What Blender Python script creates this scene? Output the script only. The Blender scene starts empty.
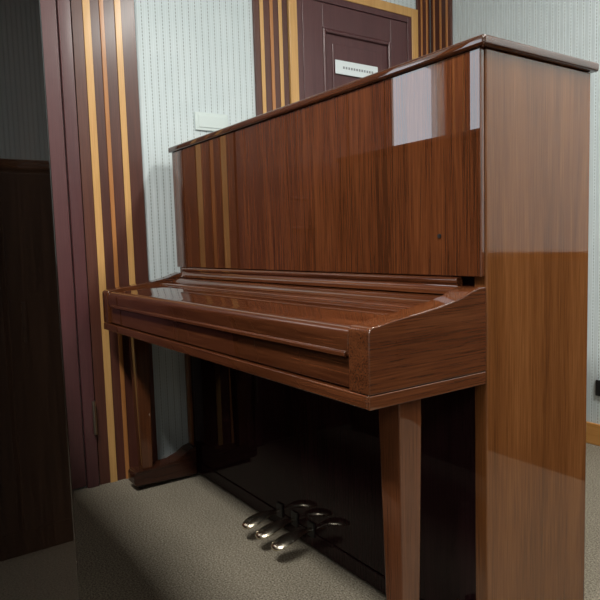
import bpy, bmesh, math
from mathutils import Vector, Matrix
S=bpy.context.scene
S.view_settings.view_transform='Standard'
S.view_settings.look='None'
S.view_settings.exposure=0.0
COL=S.collection

# ------------------------------------------------------------------ materials
def newmat(name):
    m=bpy.data.materials.new(name);m.use_nodes=True
    nt=m.node_tree
    return m,nt,nt.nodes['Principled BSDF']
def flat(name,col,rough=.5,metal=0.,coat=0.,vary=.0,vscale=(8,8,8)):
    m,nt,b=newmat(name)
    b.inputs['Base Color'].default_value=(*col,1);b.inputs['Roughness'].default_value=rough
    b.inputs['Metallic'].default_value=metal;b.inputs['Coat Weight'].default_value=coat
    b.inputs['Coat Roughness'].default_value=.05
    geo=nt.nodes.new('ShaderNodeNewGeometry')
    mp=nt.nodes.new('ShaderNodeMapping');mp.inputs['Scale'].default_value=vscale
    nt.links.new(geo.outputs['Position'],mp.inputs['Vector'])
    nz=nt.nodes.new('ShaderNodeTexNoise');nz.inputs['Scale'].default_value=1;nz.inputs['Detail'].default_value=4
    nt.links.new(mp.outputs[0],nz.inputs['Vector'])
    cr=nt.nodes.new('ShaderNodeValToRGB')
    cr.color_ramp.elements[0].position=.3;cr.color_ramp.elements[1].position=.7
    cr.color_ramp.elements[0].color=(*[c*(1-vary) for c in col],1);cr.color_ramp.elements[1].color=(*[c*(1+vary) for c in col],1)
    nt.links.new(nz.outputs['Fac'],cr.inputs['Fac']);nt.links.new(cr.outputs['Color'],b.inputs['Base Color'])
    return m
def wood(name,dark,mid,light,axis='z',rough=.5,coat=1.,coatr=.0,fine=330,broad=14,wav=.5,ior=1.65,spec=0.,seed=0.,dist=.3):
    """polished veneer with long grain along the given axis"""
    m,nt,b=newmat(name)
    tc=nt.nodes.new('ShaderNodeTexCoord')
    def mapn(s,l):
        sc={'z':(s,s,l),'x':(l,s,s),'y':(s,l,s)}[axis]
        mp=nt.nodes.new('ShaderNodeMapping');mp.inputs['Scale'].default_value=sc;mp.inputs['Location'].default_value=(seed,seed,seed)
        nt.links.new(tc.outputs['Object'],mp.inputs['Vector']);return mp
    a=nt.nodes.new('ShaderNodeTexNoise');a.inputs['Scale'].default_value=1;a.inputs['Detail'].default_value=6;a.inputs['Roughness'].default_value=.6
    a.inputs['Distortion'].default_value=dist
    nt.links.new(mapn(broad,.9).outputs[0],a.inputs['Vector'])
    c=nt.nodes.new('ShaderNodeTexNoise');c.inputs['Scale'].default_value=1;c.inputs['Detail'].default_value=4;c.inputs['Roughness'].default_value=.6
    nt.links.new(mapn(fine,7).outputs[0],c.inputs['Vector'])
    mx=nt.nodes.new('ShaderNodeMix');mx.data_type='FLOAT';mx.inputs['Factor'].default_value=wav
    nt.links.new(a.outputs['Fac'],mx.inputs[2]);nt.links.new(c.outputs['Fac'],mx.inputs[3])
    cr=nt.nodes.new('ShaderNodeValToRGB');e=cr.color_ramp.elements
    e[0].position=.36;e[0].color=(*dark,1);e[1].position=.64;e[1].color=(*light,1)
    k=cr.color_ramp.elements.new(.5);k.color=(*mid,1)
    nt.links.new(mx.outputs[0],cr.inputs['Fac']);nt.links.new(cr.outputs['Color'],b.inputs['Base Color'])
    b.inputs['Roughness'].default_value=rough;b.inputs['Coat Weight'].default_value=coat
    b.inputs['Coat Roughness'].default_value=coatr;b.inputs['Coat IOR'].default_value=ior
    b.inputs['Specular IOR Level'].default_value=spec
    return m
W_V=wood('walnut_gloss_vertical',(.045,.013,.005),(.098,.028,.0095),(.168,.053,.018),'z',ior=1.85,dist=.9)
W_H=wood('walnut_gloss_horizontal',(.042,.011,.004),(.084,.0245,.009),(.145,.046,.017),'x',ior=1.95,dist=.9)
W_S=wood('walnut_gloss_side_lit',(.080,.026,.008),(.138,.048,.014),(.20,.076,.024),'z',coatr=.04,dist=.9,ior=1.6)  # brighter walnut: the stronger light on the sides is put into the colour
W_C=wood('walnut_gloss_cheek',(.045,.0125,.005),(.086,.026,.0095),(.14,.047,.018),'y',dist=.6,ior=1.75)
W_LEG=wood('walnut_gloss_leg',(.055,.017,.007),(.092,.030,.012),(.135,.046,.018),'z')
W_LID=wood('walnut_lid',(.035,.011,.004),(.06,.018,.007),(.10,.032,.012),'x',ior=1.8)
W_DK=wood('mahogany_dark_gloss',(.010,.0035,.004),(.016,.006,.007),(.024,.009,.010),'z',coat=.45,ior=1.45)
W_TOE=wood('walnut_toe',(.02,.007,.004),(.035,.012,.007),(.055,.02,.01),'y',ior=1.5)
E_V=wood('ebonised_gloss',(.0035,.002,.0015),(.007,.0035,.0022),(.013,.0065,.004),'z',ior=1.6)
E_B=flat('back_board',(.05,.025,.012),.6,vary=.3)
FELT=flat('black_iron',(.01,.01,.01),.5)
BRASS=flat('pedal_brass',(.88,.80,.64),.22,metal=1.,vary=.05)
CHROME=flat('hinge_steel',(.55,.5,.42),.3,metal=1.)
DOORM=wood('burgundy_door',(.070,.024,.026),(.088,.031,.033),(.108,.040,.041),'z',rough=.35,coat=.3,coatr=.2,spec=.4)
STRD=wood('stripe_dark',(.06,.019,.013),(.085,.027,.018),(.11,.038,.024),'z',rough=.4,coat=.2,coatr=.2,spec=.4)
GOLD=wood('gold_strip',(.50,.26,.085),(.58,.32,.11),(.66,.38,.14),'z',rough=.4,coat=.2,coatr=.2,spec=.4)
GOLD2=wood('amber_strip',(.36,.14,.04),(.42,.17,.05),(.50,.21,.07),'z',rough=.4,coat=.2,coatr=.2,spec=.4)
PLATE=flat('white_plastic',(.60,.67,.66),.35)
SIGN=flat('sign_white',(.75,.8,.82),.3)
INK=flat('sign_ink',(.25,.26,.28),.5)
CEIL=flat('ceiling_paint',(.75,.75,.72),.9)
BASEB=wood('baseboard_oak',(.45,.19,.04),(.55,.25,.06),(.62,.3,.08),'x',rough=.35,coat=.4,coatr=.1,spec=.4)
CABD=flat('reflection_cabinet_dark',(.010,.005,.004),.5,vary=.3)

def wallpaper():
    m,nt,b=newmat('corrugated_wallpaper')
    geo=nt.nodes.new('ShaderNodeNewGeometry');sp=nt.nodes.new('ShaderNodeSeparateXYZ')
    nt.links.new(geo.outputs['Position'],sp.inputs[0])
    def mth(op,a,bv=None,c=None):
        n=nt.nodes.new('ShaderNodeMath');n.operation=op
        for i,x in enumerate((a,bv)):
            if x is None: continue
            if isinstance(x,(int,float)): n.inputs[i].default_value=x
            else: nt.links.new(x,n.inputs[i])
        return n.outputs[0]
    s=mth('ADD',sp.outputs['X'],sp.outputs['Y'])
    t=mth('MULTIPLY',s,1/.029)
    f=mth('FRACT',t)
    d=mth('ABSOLUTE',mth('SUBTRACT',f,.5))
    line=mth('LESS_THAN',d,.055)
    zf=mth('FRACT',mth('MULTIPLY',sp.outputs['Z'],1/.014))
    dash=mth('LESS_THAN',zf,.6)
    fine=mth('MULTIPLY',mth('LESS_THAN',mth('ABSOLUTE',mth('SUBTRACT',mth('FRACT',mth('MULTIPLY',t,3)),.5)),.12),.16)
    fac=mth('ADD',mth('MULTIPLY',mth('MULTIPLY',line,dash),.7),fine)
    nz=nt.nodes.new('ShaderNodeTexNoise');nz.inputs['Scale'].default_value=9;nt.links.new(geo.outputs['Position'],nz.inputs['Vector'])
    base=nt.nodes.new('ShaderNodeMix');base.data_type='RGBA'
    nt.links.new(nz.outputs['Fac'],base.inputs['Factor'])
    base.inputs[6].default_value=(.55,.62,.64,1);base.inputs[7].default_value=(.65,.71,.73,1)
    mx=nt.nodes.new('ShaderNodeMix');mx.data_type='RGBA'
    nt.links.new(fac,mx.inputs['Factor']);nt.links.new(base.outputs[2],mx.inputs[6]);mx.inputs[7].default_value=(.20,.22,.21,1)
    nt.links.new(mx.outputs[2],b.inputs['Base Color'])
    b.inputs['Roughness'].default_value=.75
    bp=nt.nodes.new('ShaderNodeBump');bp.inputs['Strength'].default_value=.25;bp.inputs['Distance'].default_value=.002
    sn=mth('SINE',mth('MULTIPLY',t,6.2832*1))
    nt.links.new(sn,bp.inputs['Height']);nt.links.new(bp.outputs[0],b.inputs['Normal'])
    return m
WP=wallpaper()
def carpet():
    m,nt,b=newmat('grey_carpet')
    geo=nt.nodes.new('ShaderNodeNewGeometry')
    v=nt.nodes.new('ShaderNodeTexNoise');v.inputs['Scale'].default_value=200;v.inputs['Detail'].default_value=5;v.inputs['Roughness'].default_value=.75
    nt.links.new(geo.outputs['Position'],v.inputs['Vector'])
    w=nt.nodes.new('ShaderNodeTexNoise');w.inputs['Scale'].default_value=3;nt.links.new(geo.outputs['Position'],w.inputs['Vector'])
    cr=nt.nodes.new('ShaderNodeValToRGB');e=cr.color_ramp.elements
    e[0].position=.38;e[0].color=(.10,.082,.058,1);e[1].position=.64;e[1].color=(.47,.415,.325,1)
    nt.links.new(v.outputs['Fac'],cr.inputs['Fac'])
    h=nt.nodes.new('ShaderNodeMix');h.data_type='RGBA';h.blend_type='MULTIPLY';h.inputs['Factor'].default_value=.3
    nt.links.new(cr.outputs['Color'],h.inputs[6]);nt.links.new(w.outputs['Fac'],h.inputs[7])
    nt.links.new(h.outputs[2],b.inputs['Base Color']);b.inputs['Roughness'].default_value=.95;b.inputs['Specular IOR Level'].default_value=.1
    bp=nt.nodes.new('ShaderNodeBump');bp.inputs['Strength'].default_value=.8;bp.inputs['Distance'].default_value=.004
    nt.links.new(v.outputs['Fac'],bp.inputs['Height']);nt.links.new(bp.outputs[0],b.inputs['Normal'])
    return m
CARP=carpet()
def emis(name,col,st):
    m,nt,b=newmat(name)
    b.inputs['Base Color'].default_value=(.8,.8,.8,1);b.inputs['Emission Color'].default_value=(*col,1);b.inputs['Emission Strength'].default_value=st
    return m

# ------------------------------------------------------------------ geometry helpers
def fin(name,bm,mat,parent=None,bev=0,seg=2,smooth=False,loc=(0,0,0)):
    bmesh.ops.recalc_face_normals(bm,faces=bm.faces)
    me=bpy.data.meshes.new(name);bm.to_mesh(me);bm.free()
    o=bpy.data.objects.new(name,me);COL.objects.link(o);o.location=loc
    if mat: me.materials.append(mat)
    if parent: o.parent=parent
    if smooth:
        for p in me.polygons:p.use_smooth=True
    if bev:
        b=o.modifiers.new('bevel','BEVEL');b.width=bev;b.segments=seg;b.limit_method='ANGLE';b.angle_limit=math.radians(35)
        b.harden_normals=False
        for p in me.polygons:p.use_smooth=True
        w=o.modifiers.new('wn','WEIGHTED_NORMAL');w.keep_sharp=True
    return o
def addbox(bm,x0,x1,y0,y1,z0,z1):
    v=[bm.verts.new((x,y,z)) for x in (x0,x1) for y in (y0,y1) for z in (z0,z1)]
    for f in ((0,1,3,2),(4,6,7,5),(0,4,5,1),(2,3,7,6),(0,2,6,4),(1,5,7,3)): bm.faces.new([v[i] for i in f])
def box(name,x0,x1,y0,y1,z0,z1,mat,parent=None,bev=0,seg=2):
    bm=bmesh.new();addbox(bm,x0,x1,y0,y1,z0,z1);return fin(name,bm,mat,parent,bev,seg)
def boxes(name,lst,mat,parent=None,bev=0):
    bm=bmesh.new()
    for b in lst:addbox(bm,*b)
    return fin(name,bm,mat,parent,bev)
def extr(name,prof,x0,x1,mat,parent=None,bev=0,smooth=False):
    bm=bmesh.new()
    a=[bm.verts.new((x0,y,z)) for y,z in prof];b=[bm.verts.new((x1,y,z)) for y,z in prof];n=len(prof)
    bm.faces.new(a);bm.faces.new(b[::-1])
    for i in range(n):
        j=(i+1)%n;bm.faces.new((a[i],b[i],b[j],a[j]))
    return fin(name,bm,mat,parent,bev)
def empty(name,loc=(0,0,0)):
    e=bpy.data.objects.new(name,None);COL.objects.link(e);e.location=loc;return e
def arc(cy,cz,r,a0,a1,n=6):
    return [(cy+r*math.cos(math.radians(a0+(a1-a0)*i/n)),cz+r*math.sin(math.radians(a0+(a1-a0)*i/n))) for i in range(n+1)]

# ------------------------------------------------------------------ upright piano
W=1.5;H=1.31;DP=.37
def piano(name,loc,V,Hm,Sd,C,Lg,Dk,Ld,Toe):
    P=empty(name,loc)
    for nm,x0,x1 in (('side_panel_right',-.032,0),('side_panel_left',-W,-W+.032)):
        box(nm,x0,x1,0,DP,.012,H-.021,Sd,P,.003,3)
    prof=[(0.0,.6495),(0.0,.822)]+[(-.02,.8215),(-.045,.815),(-.07,.806),(-.10,.799),(-.14,.792),(-.20,.784),(-.26,.777),(-.292,.771)]+arc(-.300,.756,.015,80,180,5)+[(-.315,.6495)]
    for nm,x0,x1 in (('arm_right',-.058,-.0005),('arm_left',-W+.0005,-W+.058)):
        extr(nm,[(y-.0005,z) for y,z in prof],x0,x1,C,P,.0025)
    box('lid',-W-.013,.013,-.022,DP+.014,H-.020,H,Ld,P,.006,4)
    boxes('lid_hinge',[(-W+.02,-.02,.137,.146,H-.002,H+.003)],CHROME,P,.001)
    box('upper_panel',-W+.003,-.003,-.013,-.0007,.842,H-.0205,V,P,.0025,3)
    boxes('upper_panel_rail',[(-W+.033,-.033,.012,.03,.80,H-.0255)],Dk,P)
    pr=[(-.0008,.8405),(-.012,.8405)]+arc(-.014,.832,.008,100,240,6)+[(-.020,.818),(-.027,.811),(-.040,.806),(-.0008,.806)]
    extr('panel_moulding',pr,-W+.060,-.060,Hm,P,.001)
    bm=bmesh.new();bmesh.ops.create_cone(bm,cap_ends=True,segments=20,radius1=.0045,radius2=.0045,depth=.004,matrix=Matrix.Translation((-.112,-.0135,.927))@Matrix.Rotation(math.pi/2,4,'X'))
    fin('panel_lock',bm,FELT,P)
    xs0,xs1=-W+.060,-.060
    extr('fallboard_back_strip',[(-.002,.770),(-.002,.803),(-.034,.8035),(-.048,.800),(-.058,.794),(-.066,.786),(-.066,.770)],xs0,xs1,Hm,P,.002)
    extr('fallboard_mid_strip',[(-.068,.765),(-.068,.786),(-.080,.789),(-.112,.7865),(-.118,.783),(-.118,.765)],xs0,xs1,Hm,P,.002)
    extr('fallboard_lid',[(-.1195,.755),(-.1195,.781)]+[(-.16,.778),(-.22,.7725),(-.27,.768),(-.285,.7655)]+arc(-.293,.746,.021,82,180,7)+[(-.314,.722),(-.312,.712),(-.302,.709),(-.296,.714),(-.296,.735)],xs0,xs1,Hm,P,.0015)
    extr('fallboard_lip',[(-.3135,.722),(-.319,.719),(-.320,.712),(-.3135,.709)],xs0+.04,xs1-.005,Hm,P,.001)
    box('key_slip',xs0,xs1,-.308,-.28,.652,.7075,Hm,P,.002)
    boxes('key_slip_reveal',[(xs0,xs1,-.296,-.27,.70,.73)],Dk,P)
    box('key_bed',-W+.006,-.006,-.3165,-.002,.623,.6485,Hm,P,.003)
    for nm,x0,x1 in (('key_bed_end_right',-.0055,0),('key_bed_end_left',-W,-W+.0055)):
        box(nm,x0,x1,-.3165,-.002,.623,.6485,C,P,.0015)
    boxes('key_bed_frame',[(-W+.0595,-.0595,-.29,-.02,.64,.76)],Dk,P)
    for s,x0,x1 in (('right',-.078,-.012),('left',-W+.012,-W+.078)):
        xc=(x0+x1)/2
        bm=bmesh.new()
        def ring(z,hw,yf,yb): return [bm.verts.new(p) for p in ((xc-hw,yf,z),(xc+hw,yf,z),(xc+hw,yb,z),(xc-hw,yb,z))]
        rs=[ring(.078,.0225,-.222,-.180),ring(.58,.0295,-.231,-.172),ring(.6225,.0295,-.231,-.172)]
        bm.faces.new(rs[0][::-1]);bm.faces.new(rs[-1])
        for a,b in zip(rs,rs[1:]):
            for i in range(4): bm.faces.new((a[i],a[(i+1)%4],b[(i+1)%4],b[i]))
        fin('leg_'+s,bm,Lg,P,.003)
        toe=[(.0,.012),(.0,.125),(-.03,.118),(-.06,.098),(-.10,.084),(-.16,.080),(-.235,.078)]+arc(-.243,.062,.016,80,180,4)+[(-.259,.03),(-.25,.022),(-.03,.012)]
        extr('toe_'+s,[(y-.001,z) for y,z in toe],x0-.002,x1+.002,Toe,P,.003)
        for yy in (-.225,.30):
            bm=bmesh.new();bmesh.ops.create_cone(bm,cap_ends=True,segments=20,radius1=.0115,radius2=.0115,depth=.02,matrix=Matrix.Translation((xc,yy,.0125))@Matrix.Rotation(math.pi/2,4,'Y'))
            fin('castor_'+s,bm,FELT,P,.002)
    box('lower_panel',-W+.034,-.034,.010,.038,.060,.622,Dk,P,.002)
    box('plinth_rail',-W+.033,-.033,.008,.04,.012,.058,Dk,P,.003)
    boxes('back_frame',[(-W+.035,-.035,DP-.03,DP-.006,.05,H-.03)]+[(-W+.1+i*.31,-W+.18+i*.31,DP-.02,DP-.001,.05,H-.03) for i in range(5)],E_B,P)
    box('bottom_board',-W+.033,-.033,.04,DP-.03,.03,.06,E_B,P)
    for i,px in enumerate((-.822,-.738,-.650)):
        secs=[(.02,.010,.066,.005),(-.01,.010,.067,.005),(-.030,.013,.068,.006),(-.048,.021,.067,.007),(-.070,.029,.064,.0085),(-.095,.031,.058,.0095),(-.117,.026,.052,.0085),(-.131,.013,.048,.005)]
        bm=bmesh.new();rings=[]
        for y,w,z,t in secs:
            rings.append([bm.verts.new((px+w*math.cos(a),y,z+t*math.sin(a)*(1.3 if math.sin(a)>0 else .9))) for a in [2*math.pi*k/12 for k in range(12)]])
        for a,b in zip(rings,rings[1:]):
            for k in range(12): bm.faces.new((a[k],a[(k+1)%12],b[(k+1)%12],b[k]))
        bm.faces.new(rings[0]);bm.faces.new(rings[-1][::-1])
        o=fin('pedal_%d'%(i+1),bm,BRASS,P,smooth=True);o.modifiers.new('s','SUBSURF').levels=2;o.modifiers['s'].render_levels=2
        boxes('pedal_slot_%d'%(i+1),[(px-.016,px+.016,.004,.0095,.045,.09)],FELT,P,.001)
    return P
piano('upright_piano',(0,0,0),W_V,W_H,W_S,W_C,W_LEG,W_DK,W_LID,W_TOE)
piano('upright_piano',(.025,-.830-DP,0),E_V,E_V,E_V,E_V,E_V,E_V,E_V,E_V)

# ------------------------------------------------------------------ room
XW,YN,XE,YS,ZC=-1.6,1.55,3.4,-3.6,2.75
box('floor',XW-.1,XE+.1,YS-.1,YN+.1,-.08,0,CARP)
box('ceiling',XW-.1,XE+.1,YS-.1,YN+.1,ZC,ZC+.08,CEIL)
openings=[(-1.69,-1.30,1.1,1.90),(-2.50,-1.88,1.1,2.15)]  # unseen openings added for bright panel reflections; the first replaces plain wallpaper
lst=[(XW-.1,XW,-1.30,YN,0,ZC),(XW-.1,XW,-1.88,-1.69,0,ZC),(XW-.1,XW,YS,-2.50,0,ZC)]
for y0,y1,z0,z1 in openings: lst+= [(XW-.1,XW,y0,y1,0,z0),(XW-.1,XW,y0,y1,z1,ZC)]
boxes('wall_west',lst,WP)
box('wall_north',XW,XE,YN,YN+.1,0,ZC,WP)
box('wall_south',XW,XE,YS-.1,YS,0,ZC,WP)
box('wall_east',XE,XE+.1,YS,YN,0,ZC,WP)
for k,(y0,y1,z0,z1) in enumerate(openings):
    w=empty('reflection_opening_%d'%(k+1),(0,0,0))
    t=.03
    boxes('frame',[(XW-.07,XW-.03,y0,y0+t,z0,z1),(XW-.07,XW-.03,y1-t,y1,z0,z1),(XW-.07,XW-.03,y0+t,y1-t,z0,z0+t),(XW-.07,XW-.03,y0+t,y1-t,z1-t,z1)],PLATE,w)
box('baseboard_north',XW+.012,XE,YN-.014,YN,0,.095,BASEB,None,.003)
def reflection_cabinet(loc,wd,dp,ht,rot):  # unseen, added so the glossy piano sides reflect something dark
    E=empty('added_reflection_cabinet',loc);E.rotation_euler=(0,0,rot)
    box('carcass',-wd/2,wd/2,0,dp,.0,ht-.03,CABD,E,.004)
    box('top',-wd/2-.01,wd/2+.01,-.01,dp,ht-.029,ht,W_LID,E,.004)
    n=max(2,int(round(wd/.5)));s=wd/n
    boxes('doors',[(-wd/2+i*s+.006,-wd/2+(i+1)*s-.006,-.018,-.001,.08,ht-.04) for i in range(n)],CABD,E,.003)
    boxes('handles',[(-wd/2+i*s+s-.05,-wd/2+i*s+s-.038,-.04,-.0185,ht*.55,ht*.55+.12) for i in range(n)],FELT,E,.002)
reflection_cabinet((1.15,YN-.42,0),1.7,.40,.86,0)
reflection_cabinet((1.22,-1.2,0),2.0,.45,1.19,-math.pi/2)
def stripes(name,a0,a1,z1,golds,axis='y'):
    E=empty(name)
    if axis=='y': box('backing',XW+.001,XW+.014,a0,a1,.0,z1,STRD,E,.001)
    else: box('backing',a0,a1,YN-.014,YN-.001,.0,z1,STRD,E,.001)
    for i,(g0,g1,mt) in enumerate(golds):
        if axis=='y': box('batten_%d'%i,XW+.0145,XW+.019,g0,g1,.0,z1,mt,E,.001)
        else: box('batten_%d'%i,g0,g1,YN-.019,YN-.0145,.0,z1,mt,E,.001)
stripes('trim_1',-.34,-.10,2.70,[(-.300,-.273,GOLD),(-.238,-.222,GOLD2),(-.180,-.156,GOLD)])
stripes('trim_2',.44,.615,2.70,[(.468,.486,GOLD),(.520,.536,GOLD2),(.566,.584,GOLD)])
stripes('trim_3',1.445,1.535,2.70,[(1.465,1.477,GOLD2),(1.505,1.517,GOLD2)])
stripes('trim_4',XW+.02,-1.44,2.70,[(-1.56,-1.548,GOLD2),(-1.515,-1.503,GOLD2),(-1.472,-1.46,GOLD2)],'x')
stripes('trim_5',-1.885,-1.685,2.70,[(-1.83,-1.815,GOLD2),(-1.75,-1.735,GOLD2)])
def door(name,y0,y1,ztop,casing,jamb=.033,st=.115):
    E=empty(name)
    x=XW+.001
    boxes('casing',[(x,x+.022,y0,y0+.045,0,ztop),(x,x+.022,y1-.045,y1,0,ztop),(x,x+.022,y0+.045,y1-.045,ztop-.045,ztop)],casing,E,.003)
    a,b,zt=y0+.045,y1-.045,ztop-.045
    if jamb>.01:
        boxes('jamb',[(x,x+.018,a,a+.03,0,zt),(x,x+.018,b-.03,b,0,zt),(x,x+.018,a+.03,b-.03,zt-.03,zt)],DOORM,E,.002)
    a+=jamb;b-=jamb;zt-=jamb
    boxes('leaf',[(x,x+.006,a,b,.008,zt)],DOORM,E)
    boxes('stiles_rails',[(x+.005,x+.016,a,a+st,.008,zt),(x+.005,x+.016,b-st,b,.008,zt),(x+.005,x+.016,a+st,b-st,zt-.115,zt),(x+.005,x+.016,a+st,b-st,1.0,1.12),(x+.005,x+.016,a+st,b-st,.008,.22)],DOORM,E,.003)
    for k,(z0,z1) in enumerate(((.22,1.0),(1.12,zt-.115))):
        t=.018;c,d=a+st,b-st
        boxes('panel_moulding_%d'%k,[(x+.006,x+.021,c,c+t,z0,z1),(x+.006,x+.021,d-t,d,z0,z1),(x+.006,x+.021,c+t,d-t,z0,z0+t),(x+.006,x+.021,c+t,d-t,z1-t,z1)],DOORM,E,.006)
        box('panel_field_%d'%k,x+.005,x+.012,c+.06,d-.06,z0+.06,z1-.06,DOORM,E,.005)
    hy=a+.06
    boxes('handle',[(x+.016,x+.022,hy-.02,hy+.02,.93,1.10),(x+.02,x+.06,hy-.008,hy+.008,1.03,1.046),(x+.048,x+.06,hy-.008,hy+.11,1.03,1.046)],CHROME,E,.003)
    return E
door('door_1',.62,1.44,2.12,GOLD)
d2=door('door_2',-1.27,-.345,2.62,DOORM,.004,.22)
bm=bmesh.new();bmesh.ops.create_cone(bm,cap_ends=True,segments=12,radius1=.007,radius2=.007,depth=.13,matrix=Matrix.Translation((XW+.032,-.352,.275)))
fin('hinge',bm,CHROME,d2)
sg=empty('door_sign')
box('plate',XW+.018,XW+.024,.88,1.15,1.725,1.79,SIGN,sg,.002)
boxes('lettering',[(XW+.0241,XW+.0246,.925+i*.0165,.935+i*.0165,1.752,1.763) for i in range(12)],INK,sg)
sw=empty('switch_plate')
box('plate',XW+.001,XW+.009,.14,.295,1.405,1.48,PLATE,sw,.003)
box('cover',XW+.009,XW+.012,.155,.28,1.418,1.467,PLATE,sw,.002)
so=empty('power_socket')
box('plate',-.645,-.58,YN-.01,YN-.001,.22,.29,FELT,so,.003)
# ceiling lights
LM=emis('diffuser',(.95,1,1),9)
for k,(lx,ly,en) in enumerate(((0.,-1.32,66),(.9,.75,62),(2.6,-2.4,40))):
    e=empty('ceiling_light',(lx,ly,ZC))
    boxes('housing',[(-.62,.62,-.12,-.105,-.05,-.0),(-.62,.62,.105,.12,-.05,0),(-.62,-.605,-.105,.105,-.05,0),(.605,.62,-.105,.105,-.05,0)],PLATE,e)
    box('diffuser',-.604,.604,-.104,.104,-.04,-.02,LM,e)
    ld=bpy.data.lights.new('tube','AREA');ld.shape='RECTANGLE';ld.size=1.2;ld.size_y=.24;ld.energy=en;ld.color=(1,.98,.91)
    lo=bpy.data.objects.new('tube',ld);COL.objects.link(lo);lo.parent=e;lo.location=(0,0,-.06)
w=bpy.data.worlds.new('w');S.world=w;w.use_nodes=True
bg=w.node_tree.nodes['Background'];bg.inputs[0].default_value=(.80,.90,1,1);bg.inputs[1].default_value=3.4

# ------------------------------------------------------------------ camera
cd=bpy.data.cameras.new('camera');cam=bpy.data.objects.new('camera',cd);COL.objects.link(cam);S.camera=cam
cd.sensor_width=36;cd.sensor_fit='HORIZONTAL';cd.lens=618.18/600*36;cd.clip_start=.02
yaw,pit,rol=2.5363,.0908,-.03
F=Vector((math.cos(yaw)*math.cos(pit),math.sin(yaw)*math.cos(pit),-math.sin(pit)))
R=Vector((math.sin(yaw),-math.cos(yaw),0));U=R.cross(F)
R2=R*math.cos(rol)+U*math.sin(rol);U2=-R*math.sin(rol)+U*math.cos(rol)
m=Matrix((R2,U2,-F)).transposed().to_4x4();m.translation=Vector((.8076,-1.0171,.9196));cam.matrix_world=m
